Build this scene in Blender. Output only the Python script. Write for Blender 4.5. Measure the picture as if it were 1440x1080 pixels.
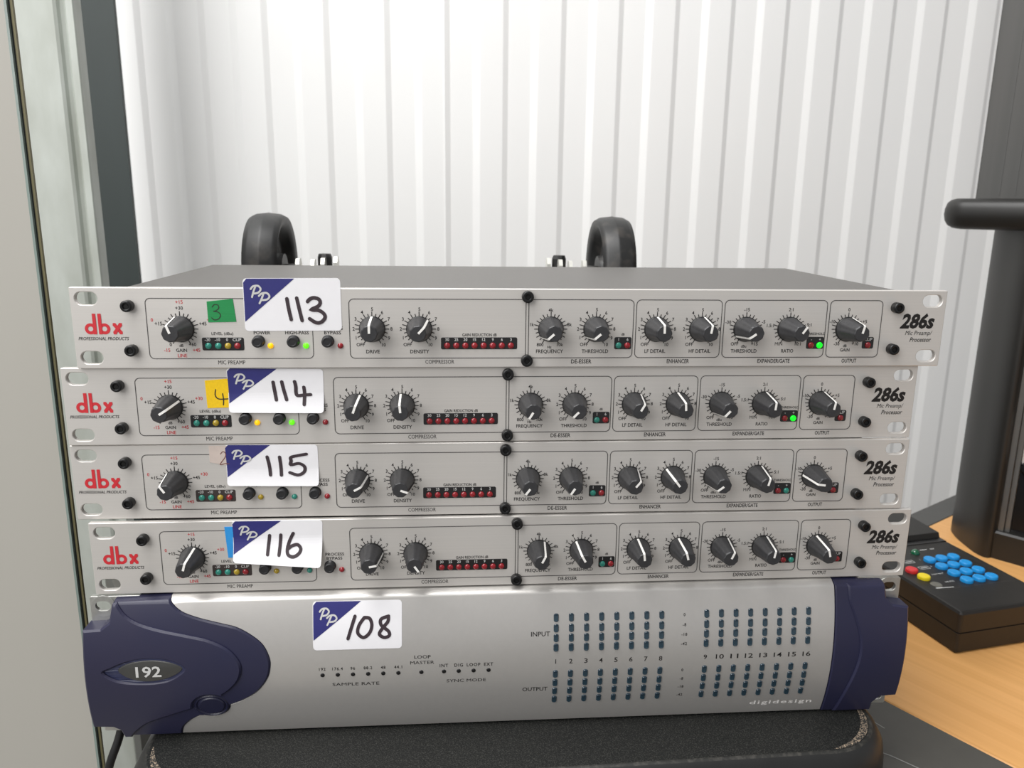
import bpy, math, random
from mathutils import Vector, Matrix
from mathutils.geometry import delaunay_2d_cdt

for o in list(bpy.data.objects):
    bpy.data.objects.remove(o)
scene = bpy.context.scene
C = scene.collection
random.seed(7)
MM = 0.001
Z0 = 1.030                      # height of the top unit's centre line above the floor


def W(x, y, z):                 # millimetres around the top front panel -> world metres
    return Vector((x * MM, y * MM, z * MM + Z0))


# ------------------------------------------------------------------ camera
cd = bpy.data.cameras.new('camera')
cam = bpy.data.objects.new('camera', cd)
C.objects.link(cam)
cd.sensor_width = 36.0
cd.lens = 1101.7 / 1440 * 36
cd.clip_start = 0.01
cd.clip_end = 50
r_, u_, f_ = (0.9972, -0.0733, 0.0119), (0.0048, 0.2241, 0.9746), (0.0741, 0.9718, -0.2238)
cam.matrix_world = Matrix.Translation(W(-39.87, -427.5, 67.02)) @ Matrix(
    ((r_[0], u_[0], -f_[0]), (r_[1], u_[1], -f_[1]), (r_[2], u_[2], -f_[2]))).to_4x4()
cd.dof.use_dof = True
cd.dof.focus_distance = 0.455
cd.dof.aperture_fstop = 15.0
scene.camera = cam

# ------------------------------------------------------------------ world, lights, exposure
wd = bpy.data.worlds.new('world')
scene.world = wd
wd.use_nodes = True
bg = wd.node_tree.nodes['Background']
bg.inputs[0].default_value = (0.98, 0.985, 1.0, 1)
bg.inputs[1].default_value = 0.37


def area(name, loc, target, sx, sy, power, col=(1, 1, 1)):
    l = bpy.data.lights.new(name, 'AREA')
    l.shape = 'RECTANGLE'
    l.size, l.size_y = sx, sy
    l.energy = power
    l.color = col
    o = bpy.data.objects.new(name, l)
    C.objects.link(o)
    o.location = loc
    o.rotation_euler = (Vector(target) - Vector(loc)).to_track_quat('-Z', 'Y').to_euler()
    return o


area('roof_light', (-0.62, -0.1, 2.6), (-0.4, 0.6, 1.0), 1.3, 0.9, 34, (1.0, 0.995, 0.985))
area('added_left_lamp', (-1.15, -1.25, 2.0), (-0.15, 0.5, 1.1), 1.3, 1.5, 26, (1.0, 0.99, 0.975))  # unseen soft lamp added at left so panels darken rightwards; no door known
scene.view_settings.view_transform = 'Standard'
scene.view_settings.look = 'None'
scene.view_settings.gamma = 1.0
scene.view_settings.use_curve_mapping = False
scene.view_settings.exposure = 0.08


# ------------------------------------------------------------------ materials
def lin(c):
    return tuple((v / 255 / 12.92) if v / 255 <= 0.04045 else ((v / 255 + 0.055) / 1.055) ** 2.4 for v in c)


def mat(name, rgb, rough=0.5, metal=0.0, var=0.0, scale=(40, 40, 40), bump=0.0, rgb2=None, emit=None, coat=0.0,
        contrast=(0.3, 0.7), detail=4, spec=0.5):
    m = bpy.data.materials.new(name)
    m.use_nodes = True
    nt = m.node_tree
    b = nt.nodes['Principled BSDF']
    c = lin(rgb)
    b.inputs['Base Color'].default_value = (*c, 1)
    b.inputs['Roughness'].default_value = rough
    b.inputs['Metallic'].default_value = metal
    b.inputs['Coat Weight'].default_value = coat
    b.inputs['Specular IOR Level'].default_value = spec
    if emit:
        b.inputs['Emission Color'].default_value = (*lin(rgb if emit is True else emit[0]), 1)
        b.inputs['Emission Strength'].default_value = 1.0 if emit is True else emit[1]
    if var or rgb2 or bump:
        tc = nt.nodes.new('ShaderNodeTexCoord')
        mp = nt.nodes.new('ShaderNodeMapping')
        mp.inputs['Scale'].default_value = scale
        nz = nt.nodes.new('ShaderNodeTexNoise')
        nz.inputs['Scale'].default_value = 1.0
        nz.inputs['Detail'].default_value = detail
        nt.links.new(tc.outputs['Object'], mp.inputs['Vector'])
        nt.links.new(mp.outputs['Vector'], nz.inputs['Vector'])
        if var or rgb2:
            cr = nt.nodes.new('ShaderNodeValToRGB')
            cr.color_ramp.elements[0].position = contrast[0]
            cr.color_ramp.elements[1].position = contrast[1]
            if rgb2:
                c0, c1 = c, lin(rgb2)
            else:
                c0 = tuple(v * (1 - var) for v in c)
                c1 = tuple(min(1, v * (1 + var)) for v in c)
            cr.color_ramp.elements[0].color = (*c0, 1)
            cr.color_ramp.elements[1].color = (*c1, 1)
            nt.links.new(nz.outputs['Fac'], cr.inputs['Fac'])
            nt.links.new(cr.outputs['Color'], b.inputs['Base Color'])
        if bump:
            bp = nt.nodes.new('ShaderNodeBump')
            bp.inputs['Strength'].default_value = bump
            bp.inputs['Distance'].default_value = 0.0006
            nt.links.new(nz.outputs['Fac'], bp.inputs['Height'])
            nt.links.new(bp.outputs['Normal'], b.inputs['Normal'])
    return m


M = {}
M['alu'] = mat('brushed_aluminium', (212, 208, 203), 0.42, 0.35, 0.025, (8, 900, 1600))
M['silver'] = mat('silver_anodised', (206, 203, 199), 0.36, 0.55, 0.012, (300, 300, 300))
M['bright'] = mat('bare_metal', (196, 196, 192), 0.35, 0.8, 0.06, (300, 300, 300))
M['chassis'] = mat('grey_chassis_paint', (90, 87, 84), 0.42, 0.1, 0.04, (900, 60, 900))
M['chassis_dark'] = mat('dark_chassis_paint', (48, 48, 50), 0.45, 0.2, 0.05, (200, 200, 200))
M['print'] = mat('black_print', (20, 18, 18), 0.6, 0, 0.05, (900, 900, 900))
M['outline'] = mat('grey_print_line', (72, 70, 69), 0.6, 0, 0.05, (900, 900, 900))
M['redprint'] = mat('red_print', (196, 52, 58), 0.55, 0, 0.05, (900, 900, 900))
M['logo_red'] = mat('red_logo_print', (205, 42, 52), 0.5, 0, 0.03, (900, 900, 900))
M['whiteprint'] = mat('white_print', (205, 205, 203), 0.6, 0, 0.03, (900, 900, 900))
M['knob'] = mat('black_knob_rubber', (52, 52, 54), 0.42, 0, 0.12, (500, 500, 500))
M['skirt'] = mat('knob_skirt', (26, 26, 27), 0.3, 0, 0.05, (500, 500, 500))
M['pointer'] = mat('white_pointer', (246, 244, 240), 0.5, 0, 0.02, (300, 300, 300))
M['screw'] = mat('black_screw', (30, 30, 31), 0.28, 0.3, 0.1, (600, 600, 600))
M['socket'] = mat('screw_socket', (10, 10, 10), 0.5, 0.3, 0.1, (600, 600, 600))
M['button'] = mat('black_button', (38, 38, 40), 0.38, 0, 0.08, (500, 500, 500))
M['bezel'] = mat('led_window', (26, 24, 25), 0.3, 0, 0.05, (500, 500, 500), coat=0.3)
M['bezel_brown'] = mat('led_window_brown', (58, 49, 47), 0.3, 0, 0.05, (500, 500, 500), coat=0.3)
M['led_teal'] = mat('led_teal', (42, 138, 122), 0.18, 0, 0.08, (700, 700, 700), coat=0.6)
M['led_olive'] = mat('led_olive', (172, 146, 36), 0.18, 0, 0.08, (700, 700, 700), coat=0.6)
M['led_red'] = mat('led_red', (146, 24, 34), 0.18, 0, 0.08, (700, 700, 700), coat=0.6)
M['led_yellow_on'] = mat('led_yellow_lit', (255, 196, 20), 0.2, 0, 0.03, (700, 700, 700), emit=((255, 190, 10), 0.55))
M['led_green_on'] = mat('led_green_lit', (110, 240, 30), 0.2, 0, 0.03, (700, 700, 700), emit=((90, 245, 20), 0.75))
M['led_pure_green_on'] = mat('led_pure_green_lit', (20, 245, 40), 0.2, 0, 0.03, (700, 700, 700),
                             emit=((10, 245, 40), 1.0))
M['blue_plastic'] = mat('navy_plastic', (38, 39, 66), 0.4, 0, 0.1, (25, 25, 25), rgb2=(43, 42, 66))
M['navy_dark'] = mat('dark_navy_plastic', (30, 31, 55), 0.36, 0, 0.1, (60, 60, 60))
M['badge'] = mat('badge_plastic', (62, 62, 60), 0.3, 0, 0.05, (200, 200, 200), coat=0.4)
M['scoop'] = mat('badge_recess', (46, 50, 80), 0.35, 0, 0.05, (200, 200, 200))
M['meter'] = mat('blue_meter_led', (34, 50, 64), 0.2, 0, 0.2, (230, 230, 230), rgb2=(40, 64, 76), coat=0.6)
M['sticker'] = mat('sticker_paper', (244, 243, 246), 0.5, 0, 0.01, (200, 200, 200))
M['sticker_blue'] = mat('sticker_navy_print', (44, 44, 116), 0.5, 0, 0.04, (300, 300, 300))
M['marker'] = mat('marker_ink', (58, 46, 52), 0.5, 0, 0.1, (500, 500, 500))
M['pen'] = mat('pen_ink', (40, 40, 34), 0.5, 0, 0.1, (500, 500, 500))
M['pen_red'] = mat('faded_pen_ink', (120, 70, 62), 0.5, 0, 0.1, (500, 500, 500))
M['tape_green'] = mat('green_cloth_tape', (30, 140, 76), 0.7, 0, 0.1, (60, 60, 1400))
M['tape_yellow'] = mat('yellow_cloth_tape', (250, 205, 12), 0.7, 0, 0.05, (900, 900, 900))
M['tape_pink'] = mat('pale_tape_residue', (208, 193, 184), 0.7, 0, 0.04, (300, 300, 300))
M['tape_blue'] = mat('light_blue_tape', (42, 150, 224), 0.6, 0, 0.04, (300, 300, 300))
M['wall'] = mat('white_cladding_paint', (246, 246, 245), 0.45, 0, 0.015, (3, 3, 1.5))
M['fixing'] = mat('cladding_fixing', (190, 190, 188), 0.5, 0, 0.05, (300, 300, 300))
M['panel'] = mat('pale_grey_panel', (178, 175, 167), 0.55, 0, 0.03, (6, 6, 0.6))
M['edge_glass'] = mat('panel_edge_seal', (132, 146, 140), 0.25, 0, 0.2, (60, 60, 12))
M['edge_olive'] = mat('olive_edge_strip', (112, 106, 74), 0.5, 0.1, 0.15, (80, 80, 20))
M['edge_dark'] = mat('dark_edge_gap', (42, 46, 44), 0.6, 0, 0.1, (80, 80, 20))
M['galv'] = mat('galvanised_steel', (166, 170, 162), 0.5, 0.05, 0, (40, 40, 14), rgb2=(186, 191, 185), bump=0.12)
M['teal'] = mat('teal_steel_paint', (36, 45, 43), 0.5, 0, 0.1, (14, 14, 4), rgb2=(42, 52, 51))
M['greypanel'] = mat('dark_grey_grain', (68, 68, 66), 0.55, 0, 0, (70, 70, 1.2), rgb2=(80, 79, 77))
M['rack'] = mat('charcoal_moulded_plastic', (31, 30, 28), 0.42, 0, 0.06, (30, 30, 30), bump=0.06)
M['black'] = mat('black_plastic', (30, 28, 26), 0.45, 0, 0.1, (120, 120, 120), bump=0.1)
M['black_gloss'] = mat('black_painted_metal', (24, 24, 25), 0.3, 0.1, 0.1, (120, 120, 120))
M['rail'] = mat('grey_steel_rail', (128, 127, 124), 0.35, 0.6, 0.08, (300, 300, 10))
M['key_blue'] = mat('blue_key', (30, 150, 222), 0.4, 0, 0.04, (200, 200, 200))
M['key_red'] = mat('red_key', (222, 48, 52), 0.4, 0, 0.04, (200, 200, 200))
M['key_yellow'] = mat('yellow_key', (248, 222, 28), 0.4, 0, 0.04, (200, 200, 200))
M['key_grey'] = mat('grey_key', (112, 110, 102), 0.45, 0, 0.04, (200, 200, 200))
M['led_dkgreen'] = mat('dark_green_led', (18, 96, 62), 0.12, 0, 0.05, (500, 500, 500), coat=0.8)
M['rubber'] = mat('black_tyre_rubber', (34, 34, 34), 0.45, 0, 0, (70, 70, 70), rgb2=(70, 66, 62), contrast=(0.52, 0.78))
M['zinc'] = mat('zinc_plate', (226, 225, 218), 0.35, 0.5, 0.08, (200, 200, 200))
M['slab'] = mat('black_grained_plastic', (26, 27, 26), 0.5, 0, 0, (1300, 1300, 1300), rgb2=(72, 72, 68), spec=0.3, bump=0.6,
                contrast=(0.5, 0.85), detail=3)
M['dust'] = mat('dusty_worn_edge', (40, 40, 38), 0.7, 0, 0, (1100, 1100, 1100), rgb2=(176, 156, 134), bump=0.4,
                contrast=(0.47, 0.68), detail=4)
M['slab_rim'] = mat('worn_black_rim', (36, 36, 34), 0.5, 0, 0, (300, 300, 300), rgb2=(66, 64, 60), contrast=(0.45, 0.7))
M['slab_side'] = mat('black_smooth_plastic', (30, 30, 30), 0.42, 0, 0.12, (60, 60, 60))
M['greydesk'] = mat('dark_grey_laminate', (82, 80, 75), 0.42, 0, 0.05, (60, 60, 60), bump=0.05)
M['greyedge'] = mat('dark_grey_edging', (76, 76, 74), 0.5, 0, 0.05, (60, 60, 60))
M['concrete'] = mat('concrete_floor', (150, 146, 138), 0.7, 0, 0.12, (3, 3, 3))
M['copper'] = mat('brown_wood_block', (112, 64, 44), 0.5, 0, 0.1, (60, 60, 60))
M['cable'] = mat('black_cable', (26, 26, 26), 0.35, 0, 0.1, (200, 200, 200))
M['scratch'] = mat('pale_scratch', (150, 150, 147), 0.6, 0, 0.1, (400, 400, 400))


def wood_mat():
    m = bpy.data.materials.new('beech_laminate')
    m.use_nodes = True
    nt = m.node_tree
    b = nt.nodes['Principled BSDF']
    b.inputs['Roughness'].default_value = 0.42
    tc = nt.nodes.new('ShaderNodeTexCoord')
    mp = nt.nodes.new('ShaderNodeMapping')
    mp.inputs['Scale'].default_value = (2.2, 150, 150)
    n1 = nt.nodes.new('ShaderNodeTexNoise')
    n1.inputs['Scale'].default_value = 1.0
    n1.inputs['Detail'].default_value = 5
    cr = nt.nodes.new('ShaderNodeValToRGB')
    cr.color_ramp.elements[0].position = 0.3
    cr.color_ramp.elements[1].position = 0.72
    cr.color_ramp.elements[0].color = (*lin((222, 164, 98)), 1)
    cr.color_ramp.elements[1].color = (*lin((236, 180, 114)), 1)
    nt.links.new(tc.outputs['Object'], mp.inputs['Vector'])
    nt.links.new(mp.outputs['Vector'], n1.inputs['Vector'])
    nt.links.new(n1.outputs['Fac'], cr.inputs['Fac'])
    nt.links.new(cr.outputs['Color'], b.inputs['Base Color'])
    return m


M['wood'] = wood_mat()


# ------------------------------------------------------------------ objects
def link(o, parent=None):
    C.objects.link(o)
    if parent is not None:
        o.parent = parent
    return o


def thing(name, label, cat, loc, rz=0.0, group=None):
    o = bpy.data.objects.new(name, None)
    o.empty_display_size = 0.02
    o['label'] = label
    o['category'] = cat
    if group:
        o['group'] = group
    o.location = loc
    o.rotation_euler = (0, 0, rz)
    return link(o)


def structure(o):
    o['kind'] = 'structure'
    return o


class MB:
    """collects geometry in millimetres"""

    def __init__(s):
        s.v, s.f, s.sm, s.mi = [], [], [], []
        s.vn = {}

    def add(s, vs, fs, smooth=False, mi=0):
        b = len(s.v)
        s.v += [tuple(p) for p in vs]
        for f in fs:
            s.f.append(tuple(i + b for i in f))
            s.sm.append(smooth)
            s.mi.append(mi)

    def box(s, x0, x1, y0, y1, z0, z1, mi=0):
        vs = [(x, y, z) for z in (z0, z1) for y in (y0, y1) for x in (x0, x1)]
        s.add(vs, [(0, 2, 3, 1), (4, 5, 7, 6), (0, 1, 5, 4), (2, 6, 7, 3), (0, 4, 6, 2), (1, 3, 7, 5)], False, mi)

    def rings(s, rs, cap0=True, cap1=True, smooth=True, mi=0, closed=True):
        """list of point rings with the same count"""
        n = len(rs[0])
        vs = [p for r in rs for p in r]
        fs = []
        for i in range(len(rs) - 1):
            for j in range(n if closed else n - 1):
                k = (j + 1) % n
                fs.append((i * n + j, i * n + k, (i + 1) * n + k, (i + 1) * n + j))
        s.add(vs, fs, smooth, mi)
        if cap0:
            s.add(rs[0], [tuple(reversed(range(n)))], False, mi)
        if cap1:
            s.add(rs[-1], [tuple(range(n))], False, mi)

    def lathe_y(s, prof, cx=0, cz=0, seg=24, rad=None, mi=0, smooth=True):
        """prof: (r, y) from the panel outwards (towards -y)"""
        rs = []
        for r, y in prof:
            ring = []
            for j in range(seg):
                a = 2 * math.pi * j / seg
                k = rad(a, y) if rad else 1.0
                ring.append((cx + r * k * math.cos(a), y, cz + r * k * math.sin(a)))
            rs.append(ring)
        s.rings(rs, False, True, smooth, mi)

    def lathe_x(s, prof, cx, cy, cz, seg=40, mi=0):
        rs = []
        for r, x in prof:
            rs.append([(cx + x, cy + r * math.cos(2 * math.pi * j / seg), cz + r * math.sin(2 * math.pi * j / seg))
                       for j in range(seg)])
        s.rings(rs, True, True, True, mi)

    def build(s, name, material, parent=None):
        me = bpy.data.meshes.new(name)
        me.from_pydata([(x * MM, y * MM, z * MM) for x, y, z in s.v], [], s.f)
        ms = material if isinstance(material, (list, tuple)) else [material]
        for m in ms:
            me.materials.append(M[m])
        me.polygons.foreach_set('use_smooth', s.sm)
        me.polygons.foreach_set('material_index', s.mi)
        me.update()
        if s.vn:
            ln = []
            for p in me.polygons:
                for vi in p.vertices:
                    ln.append(s.vn.get(vi, tuple(p.normal)))
            me.normals_split_custom_set(ln)
        return link(bpy.data.objects.new(name, me), parent)


def share(name, ob, parent):
    o = bpy.data.objects.new(name, ob.data)
    return link(o, parent)


# ------------------------------------------------------------------ 2D helpers
def rrect(x0, x1, z0, z1, r, n=6):
    pts = []
    for cx, cz, a0 in ((x1 - r, z0 + r, -90), (x1 - r, z1 - r, 0), (x0 + r, z1 - r, 90), (x0 + r, z0 + r, 180)):
        for i in range(n + 1):
            a = math.radians(a0 + 90 * i / n)
            pts.append((cx + r * math.cos(a), cz + r * math.sin(a)))
    return pts


def circ(cx, cz, r, n=20, rz=None):
    rz = r if rz is None else rz
    return [(cx + r * math.cos(2 * math.pi * i / n), cz + rz * math.sin(2 * math.pi * i / n)) for i in range(n)]


def smooth_curve(p, n=6, closed=False):
    out = []
    m = len(p)
    for i in range(m if closed else m - 1):
        if closed:
            p0, p1, p2, p3 = p[(i - 1) % m], p[i], p[(i + 1) % m], p[(i + 2) % m]
        else:
            p0, p1, p2, p3 = p[max(i - 1, 0)], p[i], p[i + 1], p[min(i + 2, m - 1)]
        for k in range(n):
            t = k / n
            out.append(tuple(0.5 * (2 * b + (c - a) * t + (2 * a - 5 * b + 4 * c - d) * t * t + (
                3 * b - a - 3 * c + d) * t ** 3) for a, b, c, d in zip(p0, p1, p2, p3)))
    if not closed:
        out.append(tuple(p[-1]))
    return out


def area2(p):
    return sum(p[i][0] * p[(i + 1) % len(p)][1] - p[(i + 1) % len(p)][0] * p[i][1] for i in range(len(p)))


def ccw(p):
    return list(p) if area2(p) > 0 else list(reversed(p))


def dens(p, step):
    out = []
    for i in range(len(p)):
        a, b = p[i], p[(i + 1) % len(p)]
        k = max(1, int(math.ceil(math.hypot(b[0] - a[0], b[1] - a[1]) / step)))
        for j in range(k):
            out.append((a[0] + (b[0] - a[0]) * j / k, a[1] + (b[1] - a[1]) * j / k))
    return out


def inset(p, d):
    """move a ccw loop inwards by d"""
    n = len(p)
    out = []
    for i in range(n):
        a, b, c = p[i - 1], p[i], p[(i + 1) % n]
        e1 = Vector((b[0] - a[0], b[1] - a[1]))
        e2 = Vector((c[0] - b[0], c[1] - b[1]))
        if e1.length < 1e-9 or e2.length < 1e-9:
            out.append(b)
            continue
        e1.normalize()
        e2.normalize()
        nn = Vector((-e1.y - e2.y, e1.x + e2.x))
        if nn.length < 1e-6:
            nn = Vector((-e1.y, e1.x))
        nn.normalize()
        k = d / max(0.45, nn.dot(Vector((-e1.y, e1.x))))
        out.append((b[0] + nn.x * k, b[1] + nn.y * k))
    return out


def inside(pt, poly):
    x, y = pt
    r = False
    n = len(poly)
    for i in range(n):
        x1, y1 = poly[i]
        x2, y2 = poly[(i + 1) % n]
        if (y1 > y) != (y2 > y) and x < (x2 - x1) * (y - y1) / (y2 - y1) + x1:
            r = not r
    return r


def fill(loops, grid=None):
    vs, es = [], []
    az = 14.0 if grid and grid[0] > 3 else 1.0
    for lp in loops:
        b = len(vs)
        vs += [Vector((p[0], p[1] * az)) for p in lp]
        es += [(b + i, b + (i + 1) % len(lp)) for i in range(len(lp))]
    if grid:
        xs = [p[0] for p in loops[0]]
        zs = [p[1] for p in loops[0]]
        gx, gz = grid
        zl = []
        z = min(zs) + gz * 0.5
        while z < min(max(zs), 41.4):
            zl.append(z)
            z += gz
        if max(zs) > 43:
            zl += [41.5, 42.0, 42.5, 43.0, 43.5, 43.9]
        for z in zl:
            x = min(xs) + gx * 0.5
            while x < max(xs):
                if inside((x, z), loops[0]) and not any(inside((x, z), h) for h in loops[1:]):
                    vs.append(Vector((x, z * az)))
                x += gx
    ov, _, of, _, _, _ = delaunay_2d_cdt(vs, es, [], 0, 1e-5)
    pts = [(p.x, p.y / az) for p in ov]
    fs = []
    for f in of:
        c = (sum(pts[i][0] for i in f) / len(f), sum(pts[i][1] for i in f) / len(f))
        if inside(c, loops[0]) and not any(inside(c, h) for h in loops[1:]):
            q = [pts[i] for i in f]
            fs.append(tuple(f) if area2(q) > 0 else tuple(reversed(f)))
    return pts, fs


def plate(mb, outer, holes=(), front=0.0, back=2.0, bevel=0.3, grid=None, step=None, mi=0, smooth=False):
    """slab seen along +y: outline in (x,z), front surface y=front(x,z), back y=back"""
    fr = front if callable(front) else (lambda x, z: front)
    bk = back if callable(back) else (lambda x, z: back)
    outer = ccw(outer)
    holes = [ccw(h) for h in holes]
    if step:
        outer = dens(outer, step)
    li = [inset(outer, bevel)] + [inset(h, -bevel) for h in holes]
    pts, fs = fill(li, grid)
    b0 = len(mb.v)
    mb.add([(x, fr(x, z), z) for x, z in pts], fs, smooth, mi)
    if smooth:
        for i, (x, z) in enumerate(pts):
            e = 0.05
            nv = Vector(((fr(x + e, z) - fr(x - e, z)) / (2 * e), -1, (fr(x, z + e) - fr(x, z - e)) / (2 * e))).normalized()
            mb.vn[b0 + i] = tuple(nv)
    for k, (lo, l2) in enumerate(zip([outer] + holes, li)):
        r0 = [(x, fr(x, z), z) for x, z in l2]
        r1 = [(x, fr(x, z) + bevel, z) for x, z in lo]
        r2 = [(x, bk(x, z), z) for x, z in lo]
        if k:
            r0, r1, r2 = r0[::-1], r1[::-1], r2[::-1]
        mb.rings([r2, r1, r0], False, False, False, mi)


_lay = [0]


def stroke(mb, pts, w, y=-0.08, closed=False, mapf=None, mi=0, caps=True):
    """flat mitred ribbon of width w along a polyline; each ribbon lies a hair above the last one"""
    _lay[0] = (_lay[0] + 1) % 3
    lay = 0.02 * _lay[0]
    mp = mapf or (lambda x, z: (x, y, z))
    P = [Vector(p) for p in pts]
    if closed and (P[0] - P[-1]).length < 1e-6:
        P.pop()
    n = len(P)
    L, Rr = [], []
    for i in range(n):
        a = P[i - 1] if (i or closed) else P[i]
        c = P[(i + 1) % n] if (i < n - 1 or closed) else P[i]
        b = P[i]
        e1 = (b - a).normalized() if (b - a).length > 1e-7 else (c - b).normalized()
        e2 = (c - b).normalized() if (c - b).length > 1e-7 else e1
        q = Vector((-e1.y - e2.y, e1.x + e2.x))
        if q.length < 1e-6:
            q = Vector((-e1.y, e1.x))
        q.normalize()
        k = (w / 2) / max(0.5, q.dot(Vector((-e1.y, e1.x))))
        L.append(b + q * k)
        Rr.append(b - q * k)

    def put(p, k):
        v = mp(p[0], p[1])
        d = lay + 0.03 * k
        if mapf is None:
            return (v[0], v[1] - d, v[2])
        return mp.__call__(p[0], p[1]) if not hasattr(mp, 'lifted') else mp.lifted(p[0], p[1], d)

    vs = []
    for i in range(n):
        vs += [put(L[i], i / n), put(Rr[i], i / n)]
    fs = []
    for i in range(n if closed else n - 1):
        k = (i + 1) % n
        fs.append((2 * i, 2 * i + 1, 2 * k + 1, 2 * k))
    mb.add(vs, fs, False, mi)
    if caps and not closed and w > 0.3:
        for p, q, kk in ((P[0], P[1], 0.0), (P[-1], P[-2], 1.0)):
            d = (p - q).normalized()
            a0 = math.atan2(d.y, d.x)
            ring = [(p.x + w / 2 * math.cos(a0 - math.pi / 2 + math.pi * t / 6), p.y + w / 2 * math.sin(a0 - math.pi / 2 + math.pi * t / 6))
                    for t in range(7)]
            mb.add([put(c, kk) for c in ring], [tuple(range(7))], False, mi)


# ------------------------------------------------------------------ lettering
_tc = {}


def glyphs(s, shear=0.0, bold=0.0, space=1.0):
    k = (s, shear, bold, space)
    if k not in _tc:
        cu = bpy.data.curves.new('lettering', 'FONT')
        cu.body = s
        cu.resolution_u = 2
        cu.shear = shear
        cu.offset = bold
        cu.space_character = space
        o = bpy.data.objects.new('lettering', cu)
        C.objects.link(o)
        dg = bpy.context.evaluated_depsgraph_get()
        dg.update()
        me = o.evaluated_get(dg).to_mesh()
        vs = [(v.co.x, v.co.y) for v in me.vertices]
        fs = [tuple(p.vertices) for p in me.polygons]
        o.evaluated_get(dg).to_mesh_clear()
        bpy.data.objects.remove(o)
        bpy.data.curves.remove(cu)
        fs = [f if area2([vs[i] for i in f]) > 0 else tuple(reversed(f)) for f in fs]
        _tc[k] = (vs, fs)
    return _tc[k]


CAP = max(p[1] for p in glyphs('H')[0])


def text(mb, s, x, z, h, w=None, y=-0.08, shear=0.0, bold=0.014, mapf=None, space=1.0, mi=0, base=False):
    """centre (x,z), cap height h, total width w"""
    vs, fs = glyphs(s, shear, 0.0 if 'M' in s else bold, space)
    if not vs:
        return
    x0, x1 = min(p[0] for p in vs), max(p[0] for p in vs)
    sz = h / CAP
    sx = (w / (x1 - x0)) if w else sz * 0.95
    mp = mapf or (lambda a, b: (a, y, b))
    mb.add([mp(x + (p[0] - (x0 + x1) / 2) * sx, z + (p[1] - CAP / 2) * sz) for p in vs], fs, False, mi)


# ================================================================== SETTING
# floor
m = MB()
m.box(-2600, 2600, -2400, 1300, -60, 0)
fl = m.build('floor', 'concrete')
structure(fl)

# corrugated back wall, slightly turned
PIT = 93.75
wall = bpy.data.objects.new('wall_back', None)
structure(link(wall))
wall.location = W(-328.8, 899.5, 0)
wall.location.z = 0
wall.rotation_euler = (0, 0, math.radians(2.5))


def sheet(n0, n1, y_off):
    """trapezoidal ribs from rib n0 to n1; a dark step sits at every n"""
    D = 4.0
    prof = []
    for n in range(n0, n1):
        b = n * PIT
        prof += [(b - 4.5, 0.0), (b + 4.5, D), (b + PIT * 0.5 - 6, D), (b + PIT * 0.5 + 6, 0.0)]
    b = n1 * PIT
    prof += [(b - 4.5, 0.0), (b + 4.5, D), (b + 14, D)]
    mb = MB()
    z0, z1 = 0.0, 2900.0
    f = [(x, y + y_off, z0) for x, y in prof]
    g = [(x, y + y_off, z1) for x, y in prof]
    n = len(prof)
    mb.add(f + g, [(i, i + 1, n + i + 1, n + i) for i in range(n - 1)])
    f2 = [(x, y + y_off + 1.2, z0) for x, y in prof]
    g2 = [(x, y + y_off + 1.2, z1) for x, y in prof]
    mb.add(f2 + g2, [(i + 1, i, n + i, n + i + 1) for i in range(n - 1)])
    mb.add([f[0], g[0], g2[0], f2[0]], [(0, 1, 2, 3)])
    mb.add([f[-1], g[-1], g2[-1], f2[-1]], [(3, 2, 1, 0)])
    return mb.build('cladding_sheet', 'wall', wall)


sheet(-12, 3, 0.0)
sheet(3, 14, -1.6)
sheet(14, 24, -3.2)

# pale grey partition at the left with its edge seals
t = thing('partition_panel', 'tall pale grey partition panel with olive edge strip at left of the rack units',
          'partition', W(-272.6, 40, 0))
t.location.z = 0
PH = 1262
for nm, mt, x0, x1, y0 in (('panel_sheet', 'panel', -170, -3.6, 0), ('edge_seal', 'edge_glass', -3.6, -2.2, -0.4),
                           ('edge_gap', 'edge_dark', -2.2, -1.2, 1.6), ('edge_strip', 'edge_olive', -1.2, 0.0, 1.2)):
    m = MB()
    m.box(x0, x1, y0, 3.2, 0, PH)
    m.build(nm, mt, t)

# galvanised post (lipped channel)
t = thing('galvanised_post', 'mottled galvanised steel post between the pale partition and the teal column', 'post',
          W(-400, 350, 0))
t.location.z = 0
m = MB()
prof = [(-52, 0), (8, 0), (10.5, 1.5), (12, 5), (15, 6.5), (17.5, 4), (19, 0), (25.5, -1.5), (26.5, 0), (26.5, 14),
        (24, 14), (24, 4), (19.5, 5), (18, 10), (12, 10.5), (8.5, 6), (7, 2.5), (-52, 2.5)]
m.rings([[(x, y, 0) for x, y in prof], [(x, y, 2600) for x, y in prof]], False, False, False)
pts, fs = fill([prof[::-1] if area2(prof) < 0 else prof])
m.add([(x, y, 2600) for x, y in pts], fs)
m.build('channel', 'galv', t)
for z in (400, 2100):
    m = MB()
    m.lathe_y([(7, 0), (7, -4), (5, -5)], -20, z, 6)
    m.build('bolt', 'bright', t)

# teal column
t = thing('steel_column', 'dark teal painted steel column standing against the white cladding', 'column',
          W(-497, 700, 0))
t.location.z = 0
m = MB()
m.box(-34, 22.5, 0, 8, 0, 2700)
m.build('flange', 'teal', t)
m = MB()
m.box(-34, -28, 8, 60, 0, 2700)
m.build('web', 'teal', t)
m = MB()
m.box(-50, -14, 60, 68, 0, 2700)
m.build('flange', 'teal', t)

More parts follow.
